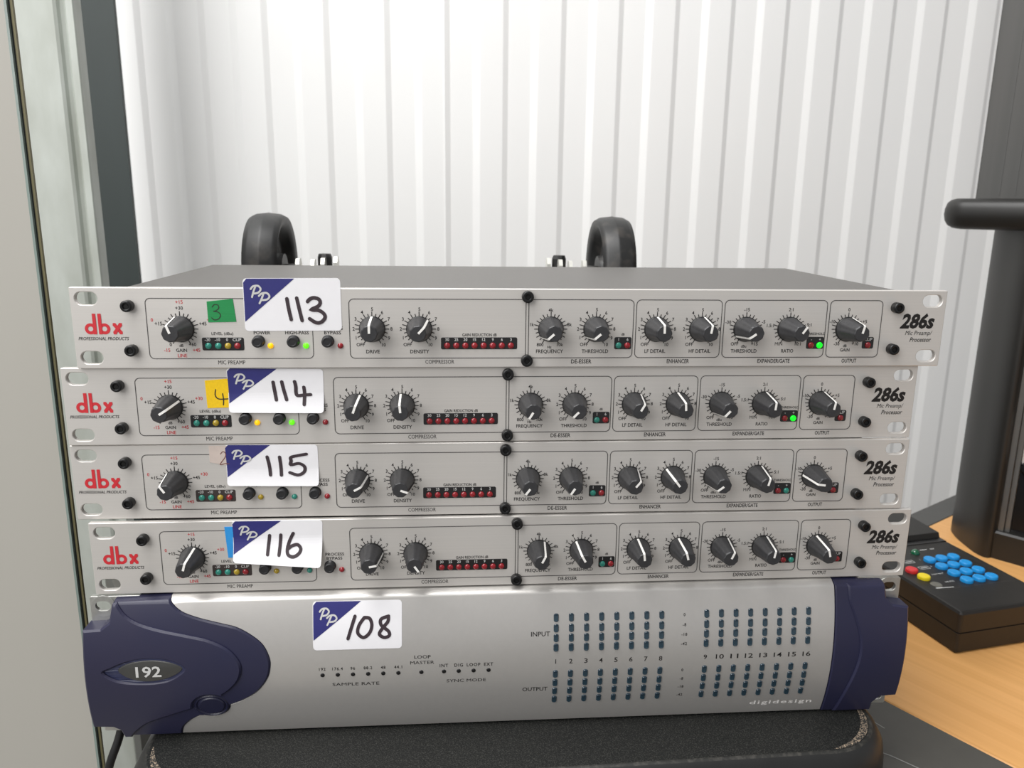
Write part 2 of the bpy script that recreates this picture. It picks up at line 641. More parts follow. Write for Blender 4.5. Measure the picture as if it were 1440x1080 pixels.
# ================================================================== DESK
DV = Vector((-0.535, 0.845))     # along the wood/grey joint, away from the camera
DN = Vector((0.845, 0.535))      # across the wood
desk = thing('desk', 'beech laminate desk with dark grey side leaf under the rack units', 'desk',
             W(203, 188, 0), math.atan2(DN.y, DN.x))
desk.location.z = 0
ZD = (Z0 / MM) - 290             # desk top height in mm


def desk_board(x0, x1, y0, y1, z0, z1, name, material):
    mb = MB()
    o = rrect(x0, x1, y0, y1, 3, 3)
    o2 = inset(ccw(o), 0.8)
    o = ccw(o)
    mb.rings([[(x, y, z0) for x, y in o], [(x, y, z1 - 0.8) for x, y in o], [(x, y, z1) for x, y in o2]], True, True,
             False)
    return mb.build(name, material, desk)


wood = desk_board(0, 720, -900, 0, ZD - 25, ZD, 'wood_top', 'wood')
# grain runs along the joint: rotate the texture space by swapping axes
mp = [n for n in M['wood'].node_tree.nodes if n.type == 'MAPPING'][0]
mp.inputs['Scale'].default_value = (150, 2.2, 150)
desk_board(-428, -0.4, -420, 440, ZD - 25, ZD, 'grey_leaf', 'greydesk')
desk_board(-0.4, 720, 0.4, 31, ZD - 25, ZD, 'back_edging', 'greyedge')
for x, y in ((-400, -380), (-400, 400), (680, -860), (680, -10), (20, -860)):
    m = MB()
    m.box(x - 20, x + 20, y - 20, y + 20, 0, ZD - 25)
    m.build('leg', 'greyedge', desk)
for pl in ([(-22, -124), (-30, -133), (-32, -160)], [(-66, -150), (-56, -178), (-50, -210)]):
    sc = MB()
    stroke(sc, pl, 1.0, mapf=lambda x, z: (x, z, ZD + 0.18))
    sc.build('scratch', 'scratch', desk)


# ================================================================== BLACK CASE THE UNITS STAND ON
t = thing('equipment_case', 'low black grained plastic case with dusty rim under the blue and silver unit', 'case',
          W(1, 0, -290), math.radians(1.6))
base = ccw(rrect(-220, 219, -47, 225, 38, 10))


def case_ring(off, z):
    return [(x, y, z) for x, y in inset(base, -off)]


m = MB()
m.rings([case_ring(4, 0), case_ring(9, 6), case_ring(9, 26), case_ring(7.5, 36), case_ring(3.5, 43), case_ring(1.0, 44.8)],
        True, False, True)
m.build('shell', 'slab_side', t)
m = MB()
m.rings([case_ring(1.0, 44.8), case_ring(0, 45.6), case_ring(-1.2, 45.6)], False, False, True)
# dusty patches widen at the corners
m.build('worn_rim', 'slab_rim', t)
m = MB()
m.rings([case_ring(-1.2, 45.6)], False, True, False)
m.build('grained_top', 'slab', t)
for sx in (-1, 1):
    m = MB()
    cx, cy = sx * 181, -9
    a0, a1 = (180, 275) if sx < 0 else (-90, 20)
    pts_o, pts_i = [], []
    for i in range(19):
        k = i / 18
        a = math.radians(a0 + (a1 - a0) * k)
        wv = 4.0 * math.sin(math.pi * k) ** 0.7 + 0.3
        pts_o.append((cx + 36.2 * math.cos(a), cy + 36.2 * math.sin(a), 45.68))
        pts_i.append((cx + (36.2 - wv) * math.cos(a), cy + (36.2 - wv) * math.sin(a), 45.68))
    m.rings([pts_i, pts_o], False, False, False, closed=False)
    m.build('dust_patch', 'dust', t)

# ================================================================== RACK PROCESSORS
H = 43.7
HB = H / 2
KN = [('G', -185.6), ('D', -84.1), ('N', -58.6), ('F', 13.9), ('T', 39.2), ('L', 73.6), ('H', 99.2), ('E', 124.7),
      ('R', 150.2), ('O', 184.2)]
KV = -0.3


def off(mb):
    mb.v = [(x, y, z + HB) for x, y, z in mb.v]
    return mb


def obround(cx, cz, w, h, n=8):
    return rrect(cx - w / 2, cx + w / 2, cz - h / 2, cz + h / 2, h / 2 - 0.01, n)


def panel_mesh():
    mb = MB()
    slots = [obround(sx * 233.0, sz * 15.9, 11.6, 6.9) for sx in (-1, 1) for sz in (-1, 1)]
    plate(mb, rrect(-241.3, 241.3, -HB, HB, 0.6, 2), slots, 0.0, 3.0, 0.35)
    # back skin
    pts, fs = fill([ccw(rrect(-241.3, 241.3, -HB, HB, 0.6, 2))] + [ccw(s) for s in slots])
    mb.add([(x, 3.0, z) for x, z in pts], [tuple(reversed(f)) for f in fs])
    return off(mb)


def chassis_mesh():
    mb = MB()
    o = ccw(rrect(-215, 215, 3.1, 163, 1.5, 3))
    z0, z1 = 0.3, H - 0.5
    mb.rings([[(x, y, z0) for x, y in o], [(x, y, z1 - 0.6) for x, y in o], [(x, y, z1) for x, y in inset(o, 0.6)]],
             True, True, False)
    return mb


def knob_meshes():
    k = MB()

    def flute(a, y):
        return 1.0 + (0.028 * math.cos(9 * a) if y < -1.6 else 0.0)

    k.lathe_y([(7.15, 0), (7.15, -0.9), (6.9, -1.3), (6.75, -1.35)], 0, 0, 36, None, 1)
    k.lathe_y([(6.75, -1.35), (6.7, -2.2), (6.35, -3.0), (4.5, -15.9), (4.25, -16.6), (3.9, -16.9)], 0, 0, 54, flute, 0)
    p = MB()
    w = 0.62
    prof = [(0.2, -17.02), (4.2, -17.0), (4.7, -16.0), (6.62, -2.9), (6.95, -1.5)]
    top = [(r, y - 0.12) for r, y in prof]
    vs = []
    for r, y in prof + top:
        vs += [(-w, y, r), (w, y, r)]
    n = len(prof)
    fs = []
    for i in range(n - 1):
        a = 2 * i
        b = 2 * n + 2 * i
        fs += [(b, b + 2, b + 3, b + 1), (a, b, b + 1, a + 1) if i == 0 else (a, a + 2, b + 2, b),
               (a + 1, b + 1, b + 3, a + 3)]
    # widen outward so the line sits proud of the flutes
    vs = [(x, y, z + (0.16 if z > 4 else 0)) for x, y, z in vs]
    p.add(vs, fs)
    return k, p


def dome(r, hgt, seg=14):
    mb = MB()
    prof = [(r, 0), (r, -hgt * 0.25)]
    for i in range(1, 5):
        a = math.pi / 2 * i / 5
        prof.append((r * math.cos(a), -hgt * (0.25 + 0.75 * math.sin(a))))
    mb.lathe_y(prof, 0, 0, seg)
    return mb


def cap_screw(r, h, hexr):
    mb = MB()
    mb.lathe_y([(r, 0), (r, -h + 0.7), (r - 0.2, -h + 0.2), (r - 0.6, -h), (hexr + 0.25, -h), (hexr, -h + 0.15)], 0, 0, 20)
    mb.f.pop()
    mb.sm.pop()
    mb.mi.pop()
    hx = [(hexr * math.cos(math.pi / 3 * i), hexr * math.sin(math.pi / 3 * i)) for i in range(6)]
    mb.rings([[(x, -h + 0.1, z) for x, z in hx], [(x, -h + 2.0, z) for x, z in hx]], False, True, False, 1)
    ringo = [((hexr + 0.05) * math.cos(2 * math.pi * i / 24), (hexr + 0.05) * math.sin(2 * math.pi * i / 24)) for i in range(24)]
    mb.add([(x, -h + 0.6, z) for x, z in ringo], [tuple(range(24))], False, 1)
    return mb


def button_mesh():
    mb = MB()
    mb.lathe_y([(3.35, 0), (3.35, -0.5), (3.0, -0.6), (3.0, -3.9), (2.75, -4.3), (1.9, -4.35), (1.7, -4.2)], 0, 0, 24)
    return mb


def legend_meshes():
    b, r, ol, mk, md = MB(), MB(), MB(), MB(), MB()

    def T(s, x0, x1, z, h, **k):
        text(b, s, (x0 + x1) / 2, z, h, x1 - x0, **k)

    T('MIC PREAMP', -167.3, -152.9, -18.6, 2.2)
    T('COMPRESSOR', -55.5, -39.6, -18.6, 2.2)
    T('DE-ESSER', 25.8, 37.3, -18.6, 2.2)
    T('ENHANCER', 80.4, 93.2, -18.6, 2.2)
    T('EXPANDER/GATE', 133.1, 152, -18.6, 2.2)
    T('OUTPUT', 182.8, 191.6, -18.6, 2.2)
    for s, x0, x1 in (('DRIVE', -87.7, -80.3), ('DENSITY', -63.7, -53.3), ('FREQUENCY', 5.9, 21.1),
                      ('THRESHOLD', 31.6, 46.6), ('LF DETAIL', 67.3, 79.2), ('HF DETAIL', 92.7, 105.2),
                      ('THRESHOLD', 117, 132.1), ('RATIO', 146.5, 153.6)):
        T(s, x0, x1, -12.8, 1.95)
    T('LEVEL (dBu)', -169.7, -158.3, -2.8, 1.5, bold=0.012)
    T('POWER', -147.5, -138.7, -2.3, 1.75)
    T('HIGH-PASS', -130.8, -118.2, -2.3, 1.75)
    T('BYPASS', -110.0, -101.0, -2.3, 1.75)
    T('PROCESS', -110.6, -99.9, 0.2, 1.75)
    T('GAIN REDUCTION dB', -35.1, -16.1, -3.5, 1.6)
    for s, x, z, h in (('Hz', 13.4, -10.4, 1.5), ('dBu', 124.3, -10.1, 1.5), ('dB', 183.8, -9.9, 1.5),
                       ('GAIN', 184.0, -12.3, 1.75), ('dB', 54.6, -3.2, 1.3), ('dB', -186.0, -9.3, 1.5),
                       ('GAIN', -186.1, -11.9, 1.75), ('800', 8.1, -9.0, 1.85), ('10k', 19.3, -9.0, 1.85),
                       ('1k', 3.4, 2.3, 1.85), ('8k', 24.3, 2.3, 1.85), ('4k', 13.8, 10.3, 1.85),
                       ('OFF', 118.9, -8.7, 1.85), ('+15', 130.5, -8.7, 1.85), ('-30', 114.4, 3.7, 1.85),
                       ('-5', 134.8, 3.9, 1.85), ('-15', 124.7, 10.8, 1.85), ('MIN', 144.6, -8.7, 1.85),
                       ('10:1', 155.9, -8.7, 1.85), ('1.5:1', 138.9, 1.8, 1.85), ('5:1', 161.6, 2.2, 1.85),
                       ('2:1', 150.2, 10.9, 1.85), ('0', 184.2, 10.9, 1.85), ('-10', 175.0, 4.1, 1.85),
                       ('+5', 194.1, 4.1, 1.85), ('-30', 178.8, -8.7, 1.85), ('+10', 189.7, -8.7, 1.85),
                       ('+30', -185.6, 11.0, 1.85), ('+15', -197.0, 2.6, 1.85), ('+45', -173.9, 2.6, 1.85),
                       ('0', -191.5, -8.7, 1.85), ('+60', -180.1, -8.7, 1.85)):
        text(b, s, x, z, h)
    text(b, 'THRESHOLD', 166.0, -2.9, 1.3, 11)
    for s, x, z, h in (('+15', -185.4, 14.2, 1.85), ('0', -200.2, 4.6, 1.85), ('+30', -169.6, 4.6, 1.85),
                       ('-15', -193.6, -11.8, 1.85), ('+45', -178.2, -11.8, 1.85), ('LINE', -185.8, -14.8, 1.8)):
        text(r, s, x, z, h)
    nums = [('OFF', -6.5, -8.6), ('1', -8.8, -4.8), ('2', -10, 0.1), ('3', -8.8, 5.5), ('4', -5.3, 9.2),
            ('5', 0.2, 10.9), ('6', 5.5, 9.1), ('7', 9.1, 5.5), ('8', 10.4, 0.1), ('9', 9, -5), ('10', 6.1, -8.7)]
    for k, u in KN:
        if k in 'DNTLH':
            for s, dx, dz in nums:
                text(b, s, u + dx, KV + dz, 1.85)
        for i in range(21):
            a = math.radians(-150 + 15 * i)
            r1 = 9.2 if i % 2 == 0 else 8.6
            if i in (5, 15) or i == 10:
                r1 = 9.6
            ca, sa = math.sin(a), math.cos(a)
            stroke(b, [(u + 7.0 * ca, KV + 7.0 * sa), (u + r1 * ca, KV + r1 * sa)], 0.46, caps=False)
    # maker's line and model name
    text(mk, 'PROFESSIONAL PRODUCTS', -225.9, -5.5, 1.65, 26.0, shear=0.25, bold=0.01)
    text(md, '286s', 225.4, 4.35, 7.6, 20.4, shear=0.22, bold=0.042)
    text(md, 'Mic Preamp/', 227.0, -2.4, 2.5, 16.2, shear=0.25, bold=0.012)
    text(md, 'Processor', 228.5, -6.3, 2.5, 12.9, shear=0.25, bold=0.012)
    for x0, x1 in ((-203.1, -115.9), (-96.5, 0.15), (1.3, 60.35), (61.5, 110.5), (111.7, 171.4), (172.7, 203.9)):
        o = rrect(x0 + 0.2, x1 - 0.2, -16.5, 16.1, 2.6 if x0 not in (1.3,) else 2.6, 5)
        if x0 == -96.5:
            o = [p if p[0] < -40 else ((x1 - 0.2), 16.1 if p[1] > 0 else -16.5) for p in o]
        if x0 == 1.3:
            o = [p if p[0] > 30 else ((x0 + 0.2), 16.1 if p[1] > 0 else -16.5) for p in o]
        stroke(ol, o, 0.42, closed=True)
    stroke(ol, [(0, 16.1), (1.5, 16.1)], 0.42)
    stroke(ol, [(0, -16.5), (1.5, -16.5)], 0.42)
    return off(b), off(r), off(ol), off(mk), off(md)


def logo_mesh():
    mb = MB()
    y = -0.1
    stroke(mb, circ(-232.1, -0.25, 2.15, 28), 1.65, y, True)
    stroke(mb, circ(-224.95, -0.25, 2.15, 28), 1.65, y, True)
    for x0, x1 in ((-230.75, -229.0), (-227.95, -226.2)):
        mb.add([(x0, y - 0.12, -3.2), (x1, y - 0.12, -3.2), (x1, y - 0.12, 7.9), (x0, y - 0.12, 7.9)], [(0, 1, 2, 3)])
    c = (-218.2, -0.15)
    for sx in (1, -1):
        ps = []
        for sz in (1, -1):
            ps += [(c[0] + sx * sz * 0.95, c[1] + sz * 3.05), (c[0] + sx * sz * 2.3, c[1] + sz * 3.05),
                   (c[0] + sx * sz * 2.45, c[1] + sz * 1.7), (c[0] + sx * sz * 0.75, c[1] - sz * 0.4)]
        ps = ccw(ps)
        mb.add([(p[0], y - 0.05 - 0.05 * sx, p[1]) for p in ps], [tuple(range(len(ps)))])
    return off(mb)


PANEL = panel_mesh()
CHAS = chassis_mesh()
KNOB, PTR = knob_meshes()
LED_S = dome(1.6, 1.5)
LED_D = dome(1.75, 1.2)
SCR_A = cap_screw(3.1, 4.3, 1.6)
SCR_C = cap_screw(3.3, 3.6, 1.5)
BTN = button_mesh()
LB, LR, LO, LK, LM = legend_meshes()
LOGO = logo_mesh()


def bezel_mesh(x0, x1, z0, z1):
    mb = MB()
    plate(mb, rrect(x0, x1, z0, z1, 0.9, 4), (), -0.2, 0.05, 0.06)
    return off(mb)


DISPLAYS = [  # x0,x1,z0,z1, leds (x, colour), digits (text,x)
    (-175.0, -152.9, -12.0, -4.9, [(-171.7, 'teal'), (-166.5, 'teal'), (-161.4, 'olive'), (-156.4, 'red')],
     [('-20', -172.0), ('-10', -166.8), ('0', -161.7), ('CLIP', -156.5)]),
    (-46.8, -4.7, -11.6, -4.9, [(-43.4 + 5.03 * i, 'red') for i in range(8)],
     [(s, -43.4 + 5.03 * i) for i, s in enumerate(('30', '25', '20', '15', '12', '9', '6', '3'))]),
    (49.9, 59.6, -11.7, -4.8, [(52.3, 'teal'), (57.3, 'red')], [('1', 52.3), ('6', 57.3)]),
    (160.9, 171.0, -11.6, -4.7, [(163.6, 'red'), (168.6, 'green?')], [('-', 163.6), ('+', 168.6)]),
    (193.9, 200.6, -11.5, -4.8, [(197.3, 'red')], [('CLIP', 197.3)]),
]
DIGITS = []
for x0, x1, z0, z1, leds, digs in DISPLAYS:
    mb = MB()
    for s, x in digs:
        text(mb, s, x, -6.1, 1.6, 4.6 if s == 'CLIP' else None, y=-0.26)
    DIGITS.append(off(mb))

UNITS = [
    dict(p=(0, 0, 0, 0), ang=[-20, 0, 43, -132, -130, -1, 9, -124, 35, 14], on=True, brown=False,
         label='silver rack preamp with green tape and sticker 113, topmost of the stack'),
    dict(p=(-10.25, 2.5, -43.85, 0), ang=[57, 20, -5, -148, -136, 30, -5, -138, 5, 10], on=True, brown=False,
         label='silver rack preamp with yellow tape and sticker 114, second from the top'),
    dict(p=(-11.06, 2.0, -88.05, -0.0081), ang=[-34, 62, 110, -143, -147, 39, -38, -127, 14, -83], on=False, brown=True,
         label='silver rack preamp with faded tape and sticker 115, third from the top'),
    dict(p=(-4.04, 0.1, -132.55, 0), ang=[16, 80, 146, 27, -29, -7, -15, 24, 11, -15], on=False, brown=True,
         label='silver rack preamp with blue tape and sticker 116, directly on the blue and silver unit'),
]
shared = {}


def inst(key, name, mb, material, parent, loc=(0, 0, 0), ry=0.0):
    """first use builds the mesh, later uses share it"""
    if key not in shared:
        o = mb.build(name, material, parent)
        shared[key] = o.data
    else:
        o = link(bpy.data.objects.new(name, shared[key]), parent)
    o.location = tuple(c * MM for c in loc)
    o.rotation_euler = (0, ry, 0)
    return o


roots = []
for ui, U in enumerate(UNITS):
    x, y, z, yaw = U['p']
    root = thing('rack_preamp', U['label'], 'audio processor', W(x, y, z - HB), yaw, 'silver rack preamps in the stack')
    roots.append(root)
    inst('panel', 'front_panel', PANEL, 'alu', root)
    inst('chassis', 'chassis', CHAS, 'chassis', root)
    inst('LO', 'section_outlines', LO, 'outline', root)['kind'] = 'stuff'
    inst('LB', 'black_lettering', LB, 'print', root)['kind'] = 'stuff'
    inst('LR', 'red_lettering', LR, 'redprint', root)['kind'] = 'stuff'
    inst('LK', 'maker_line', LK, 'print', root)['kind'] = 'stuff'
    inst('LM', 'model_name', LM, 'print', root)['label'] = 'bold italic model number with two lines below'
    lg = inst('LOGO', 'logo_lettering', LOGO, 'logo_red', root)
    lg['label'] = 'red printed logo lettering'
    for (k, u), a in zip(KN, U['ang']):
        kb = inst('knob', 'knob', KNOB, ['knob', 'skirt'], root, (u, 0, KV + HB), math.radians(a))
        inst('ptr', 'pointer_line', PTR, 'pointer', kb)
    for i, u in enumerate((-145.0, -126.5, -108.1)):
        inst('btn', 'push_button', BTN, 'button', root, (u, 0, -6.9 + HB))
    on = U['on']
    for u, c in ((-138.9, 'led_yellow_on' if on else 'led_olive'), (-120.0, 'led_green_on' if on else 'led_teal'),
                 (-101.5, 'led_red')):
        o = inst('leds' + c, 'indicator_led', LED_S, c, root, (u, 0, -9.5 + HB))
        if c.endswith('_on'):
            o['label'] = 'lit %s indicator' % ('yellow' if 'yellow' in c else 'green')
    for di, (x0, x1, z0, z1, leds, digs) in enumerate(DISPLAYS):
        key = 'bez%d%d' % (di, U['brown'] and di == 0)
        bz = inst(key, 'led_window', bezel_mesh(x0, x1, z0, z1), 'bezel_brown' if (U['brown'] and di == 0) else 'bezel', root)
        inst('dig%d' % di, 'window_lettering', DIGITS[di], 'whiteprint', bz)
        for u, c in leds:
            cc = {'teal': 'led_teal', 'olive': 'led_olive', 'red': 'led_red',
                  'green?': 'led_pure_green_on' if on else 'led_teal'}[c]
            inst('ledd' + cc, 'led', LED_D, cc, bz, (u, -0.15, -9.5 + HB))
    for u, v in ((-211.5, 12.2), (-211.5, -11.6), (211.5, 12.2), (211.5, -11.6)):
        inst('scra', 'socket_screw', SCR_A, ['screw', 'socket'], root, (u, 0, v + HB))
    for v in (17.7, -17.8):
        inst('scrc', 'panel_screw', SCR_C, ['screw', 'socket'], root, (0.7, 0, v + HB))

# ------------------------------------------------------------------ stickers and tapes
NUM = {
    '113': [[(.444, .387), (.458, .58), (.478, .78)], [(.545, .375), (.566, .58), (.59, .80)],
            [(.655, .44), (.682, .392), (.724, .37), (.772, .398), (.785, .465), (.76, .533), (.694, .593),
             (.772, .612), (.821, .68), (.827, .757), (.785, .836), (.73, .84), (.669, .768)]],
    '114': [[(.474, .31), (.484, .5), (.499, .714)], [(.564, .30), (.582, .5), (.607, .708)],
            [(.698, .292), (.708, .407), (.708, .542), (.724, .612), (.79, .60), (.86, .587)],
            [(.792, .42), (.798, .557), (.792, .813)]],
    '115': [[(.449, .295), (.466, .52), (.473, .74)], [(.583, .30), (.59, .52), (.592, .746)],
            [(.875, .229), (.79, .262), (.707, .308), (.705, .4), (.70, .492), (.789, .46), (.848, .54), (.841, .667),
             (.774, .74), (.685, .683)]],
    '116': [[(.409, .36), (.395, .6), (.387, .79)], [(.534, .344), (.525, .6), (.516, .79)],
            [(.673, .305), (.63, .49), (.608, .67), (.623, .78), (.682, .81), (.741, .74), (.759, .64), (.722, .56),
             (.663, .585), (.617, .65)]],
    '108': [[(.472, .305), (.43, .54), (.392, .763)],
            [(.577, .336), (.518, .489), (.503, .649), (.566, .748), (.636, .649), (.661, .489), (.636, .355),
             (.577, .336)],
            [(.85, .317), (.766, .374), (.766, .496), (.846, .622), (.857, .718), (.798, .756), (.745, .68), (.787, .546),
             (.84, .431), (.85, .33)]],
}
PPS = [[(.128, .155), (.107, .25), (.09, .35)], [(.08, .2), (.105, .15), (.155, .14), (.182, .2), (.158, .265), (.115, .285)],
       [(.208, .29), (.185, .39), (.163, .47)], [(.16, .33), (.19, .285), (.24, .275), (.268, .335), (.245, .395), (.195, .41)]]


def sticker(parent, quad, ysurf, num, split=(0.53, 0.82), zoff=0.0, label=None):
    """quad: TL TR BR BL in (x,z); ysurf(x,z) = paper front"""
    tl, tr, br, bl = quad

    def Q(s, t):
        x = (1 - t) * ((1 - s) * tl[0] + s * tr[0]) + t * ((1 - s) * bl[0] + s * br[0])
        z = (1 - t) * ((1 - s) * tl[1] + s * tr[1]) + t * ((1 - s) * bl[1] + s * br[1])
        return x, z

    def mapf(d):
        def f(s, t):
            x, z = Q(s, t)
            return (x, ysurf(x, z) - d, z + zoff)
        return f

    asp = 51.5 / 26.5
    # paper: rounded outline in (s,t)
    out = [(px / 51.5, 1 - pz / 26.5) for px, pz in rrect(0, 51.5, 0, 26.5, 2.0, 5)]
    loop = dens([Q(*p) for p in out], 2.5)
    mb = MB()
    plate(mb, loop, (), lambda x, z: ysurf(x, z), lambda x, z: ysurf(x, z) + 0.14, 0.03, (2.5, 1.5), None)
    # back of the paper
    pts, fs = fill([ccw(loop)], (2.5, 1.5))
    mb.add([(x, ysurf(x, z) + 0.14, z) for x, z in pts], [tuple(reversed(f)) for f in fs])
    mb.v = [(a, b, c + zoff) for a, b, c in mb.v]
    st = mb.build('lot_sticker', 'sticker', parent)
    st['label'] = label or 'white lot sticker with navy corner and handwritten %s' % num
    mb = MB()
    tri = [(0.03, 0.004), (split[0], 0.004), (0.006, split[1]), (0.006, 0.07)]
    tri = [(0.04, 0.006), (split[0], 0.006), (0.006, split[1]), (0.006, 0.08)]
    lp = ccw(dens([Q(*p) for p in tri], 3))
    pts, fs = fill([lp], (2.5, 1.5))
    mb.add([(x, ysurf(x, z) - 0.1, z + zoff) for x, z in pts], fs)
    mb.build('navy_corner', 'sticker_blue', st)

    def ink(strokes, w, d, name, material):
        mb = MB()
        for sp in strokes:
            c = smooth_curve([(s * 51.5, t * 26.5) for s, t in sp], 5)
            class Lift:
                def __call__(self, a, b):
                    return mapf(d)(a / 51.5, b / 26.5)

                def lifted(self, a, b, e):
                    return mapf(d + e)(a / 51.5, b / 26.5)
            stroke(mb, c, w, mapf=Lift())
        mb.f = [tuple(reversed(f)) for f in mb.f]
        mb.build(name, material, st)

    ink(PPS, 1.0, 0.2, 'emblem', 'whiteprint')
    ink(NUM[num], 1.9, 0.2, 'handwritten_number', 'marker')


def curl(z_flat, amt, span=14.0, y0=-0.25):
    return lambda x, z: y0 - amt * max(0.0, (z_flat - z) / span) ** 1.6


sticker(roots[0], [(-151.6, 26.9), (-100.4, 27.3), (-100.3, -1.1), (-151.8, -1.4)], curl(-50, 0), '113', zoff=HB)
sticker(roots[1], [(-153.8, 21.7), (-101.6, 20.9), (-101.8, -3.7), (-153.3, -3.1)], curl(8, 3.2), '114', (0.52, 0.8), HB)
sticker(roots[2], [(-157.2, 21.8), (-105.8, 21.4), (-105.6, -2.6), (-156.6, -2.0)], curl(8, 3.2), '115', (0.49, 0.8), HB)
sticker(roots[3], [(-162.4, 21.9), (-111.4, 21.6), (-112.4, -5.1), (-161.9, -1.7)], curl(12, 4.9), '116', (0.545, 0.82), HB)


def tape(parent, quad, material, digit=None, ink='pen', label='', w=0.45):
    mb = MB()
    plate(mb, quad, (), -0.28, -0.02, 0.05)
    o = off(mb).build('tape_label', material, parent)
    o['label'] = label
    if digit:
        mb = MB()
        for sp in digit:
            stroke(mb, smooth_curve(sp, 5), w, y=-0.36)
        off(mb).build('handwritten_digit', ink, o)


tape(roots[0], [(-171.0, 14.5), (-157.3, 16.0), (-156.2, 3.6), (-170.9, 3.3)], 'tape_green',
     [[(-168.3, 11.6), (-167, 12.9), (-165.2, 12.6), (-164.9, 11.0), (-166.6, 9.6), (-167.6, 9.3), (-165.4, 8.9),
       (-164.2, 7.2), (-165.4, 5.2), (-167.6, 4.7), (-168.9, 5.8)]], label='green cloth tape with a handwritten 3')
tape(roots[1], [(-165.7, 14.6), (-151, 15.9), (-151, -0.6), (-165.3, -1.0)], 'tape_yellow',
     [[(-160.2, 9.6), (-160.6, 6.5), (-159.2, 4.4), (-155.6, 4.2), (-151.5, 4.6)], [(-156.6, 7.2), (-156.3, 4), (-156.6, 0.9)]],
     label='yellow cloth tape with a handwritten 4', w=0.6)
tape(roots[2], [(-165.8, 21.2), (-152, 21.2), (-152, 8.6), (-165.8, 11.6)], 'tape_pink',
     [[(-159.6, 16.4), (-158.2, 17.8), (-156.8, 16.8), (-157.2, 14.5), (-160.2, 10.3), (-157.4, 10.8), (-155.2, 10.6)]],
     'pen_red', 'pale faded tape with a handwritten 2')
tape(roots[3], [(-166.6, 18.4), (-158, 18.4), (-158, -0.4), (-165.6, -0.6)], 'tape_blue', None,
     label='strip of light blue tape beside the sticker')

# ================================================================== BLUE AND SILVER INTERFACE UNIT
YP, RA = -12.0, 130.0
ui = thing('audio_interface', 'two unit high silver audio interface with navy blue end caps and sticker 108', 'audio interface',
           W(-6.6, 0, -199.5 - 44.2))
OFFW = 44.2


def sf(d=0.0):
    def f(x, w):
        y = YP + w * w / (2 * RA) - d
        if w > 41.5:
            y += (w - 41.5) ** 2 * 0.42
        return y
    return f


def lift(mb):
    mb.v = [(x, y, z + OFFW) for x, y, z in mb.v]
    return mb


def sub(mb, *a):
    lift(mb)
    return mb.build(*a)


m = MB()
m.box(-215, 215, 2.6, 230, -43.6, 44.6)
sub(m, 'chassis', 'chassis_dark', ui)
for sx in (-1, 1):
    m = MB()
    xo, xi = sx * 242.6, sx * 214
    x0, x1 = min(xo, xi), max(xo, xi)
    holes = [obround(sx * 235.2, sz * 38.2, 10.0, 6.8) for sz in (-1, 1)]
    plate(m, rrect(x0, x1, -44, 44, 1.0, 3), holes, 0.0, 2.6, 0.2)
    pts, fs = fill([ccw(rrect(x0, x1, -44, 44, 1.0, 3))] + [ccw(h) for h in holes])
    m.add([(x, 2.6, z) for x, z in pts], [tuple(reversed(f)) for f in fs])
    sub(m, 'mounting_ear', 'bright', ui)
    for sz in (1,):
        m = MB()
        plate(m, circ(sx * 235.0, sz * 38.0, 6.7, 24), [obround(sx * 235.2, sz * 38.2, 8.6, 6.0)], -0.6, 0.0, 0.1)
        sub(m, 'washer', 'bright', ui)

LBND = [(-196.0, 44.2), (-194.8, 41.7), (-189.3, 36.8), (-180.0, 33.1), (-167.6, 29.7), (-158.3, 27.1), (-149.8, 22.1),
        (-143.7, 16.3), (-140.5, 8.6), (-140.3, 2.5), (-142.4, -4.7), (-148.5, -13.0), (-157.0, -18.7), (-165.6, -22.3)]
LBND2 = [(-181.1, -28.4), (-188.1, -32.2), (-193.7, -37.8), (-196.0, -44.0)]
bump = [(-175.6 + 10.6 * math.cos(math.radians(a)), -21.8 + 8.3 * math.sin(math.radians(a))) for a in range(-8, -130, -12)]
lb = smooth_curve(LBND, 4) + bump + smooth_curve(LBND2, 4)
# silver front between the end caps
sil = lb + [(197.6, -44.0), (197.6, 44.4), (-196.0, 44.4)]
m = MB()
plate(m, sil, (), sf(0.0), 2.5, 0.3, (14, 2.5), 2.2, 0, True)
sub(m, 'silver_front', 'silver', ui)
# left cap: lip, then raised inner plate
lip = [(p[0] - 0.25, p[1]) for p in lb] + [(-222, -44.1), (-226.5, -44.1), (-227.0, 43.6)]
m = MB()
plate(m, lip, (), sf(0.9), 2.0, 0.8, (6, 2.5), 2.0, 0, True)
left_cap = sub(m, 'left_end_cap', 'blue_plastic', ui)
R1 = [(-224.8, 43.0), (-219.9, 36.4), (-212.2, 31.7), (-200.8, 27.9), (-185.5, 24.3), (-173.9, 21.2), (-164.0, 16.1),
      (-158.1, 9.2), (-156.4, 3.0), (-158.5, -4.1), (-164.1, -10.5), (-170.0, -14.6)]
bump2 = [(-175.6 + 10.6 * math.cos(math.radians(a)), -21.8 + 8.6 * math.sin(math.radians(a))) for a in range(58, 190, 12)]
R2 = [(-186.3, -22.8), (-201.7, -28.2), (-213.6, -33.2), (-221.2, -39.9), (-224.4, -44.2)]
inner = smooth_curve(R1, 4) + bump2 + smooth_curve(R2, 4) + [(-228.4, -44.2), (-229.4, -38.0), (-233, -35.2), (-244.2, -34.4),
                                                             (-243.2, 28.7), (-233.5, 29.2), (-228.6, 32.8), (-227.2, 42.6)]
scoop = [(-233.2, 3.6), (-228, -0.6), (-222, -2.6), (-214, -3.4), (-206, -3.5), (-198, -2.2), (-192, 1.0), (-188.2, 4.9),
         (-193, 8.4), (-199, 10.4), (-207, 11.2), (-215, 10.6), (-223, 8.4), (-229, 5.8)]
scoop = smooth_curve(scoop, 3, True)
m = MB()
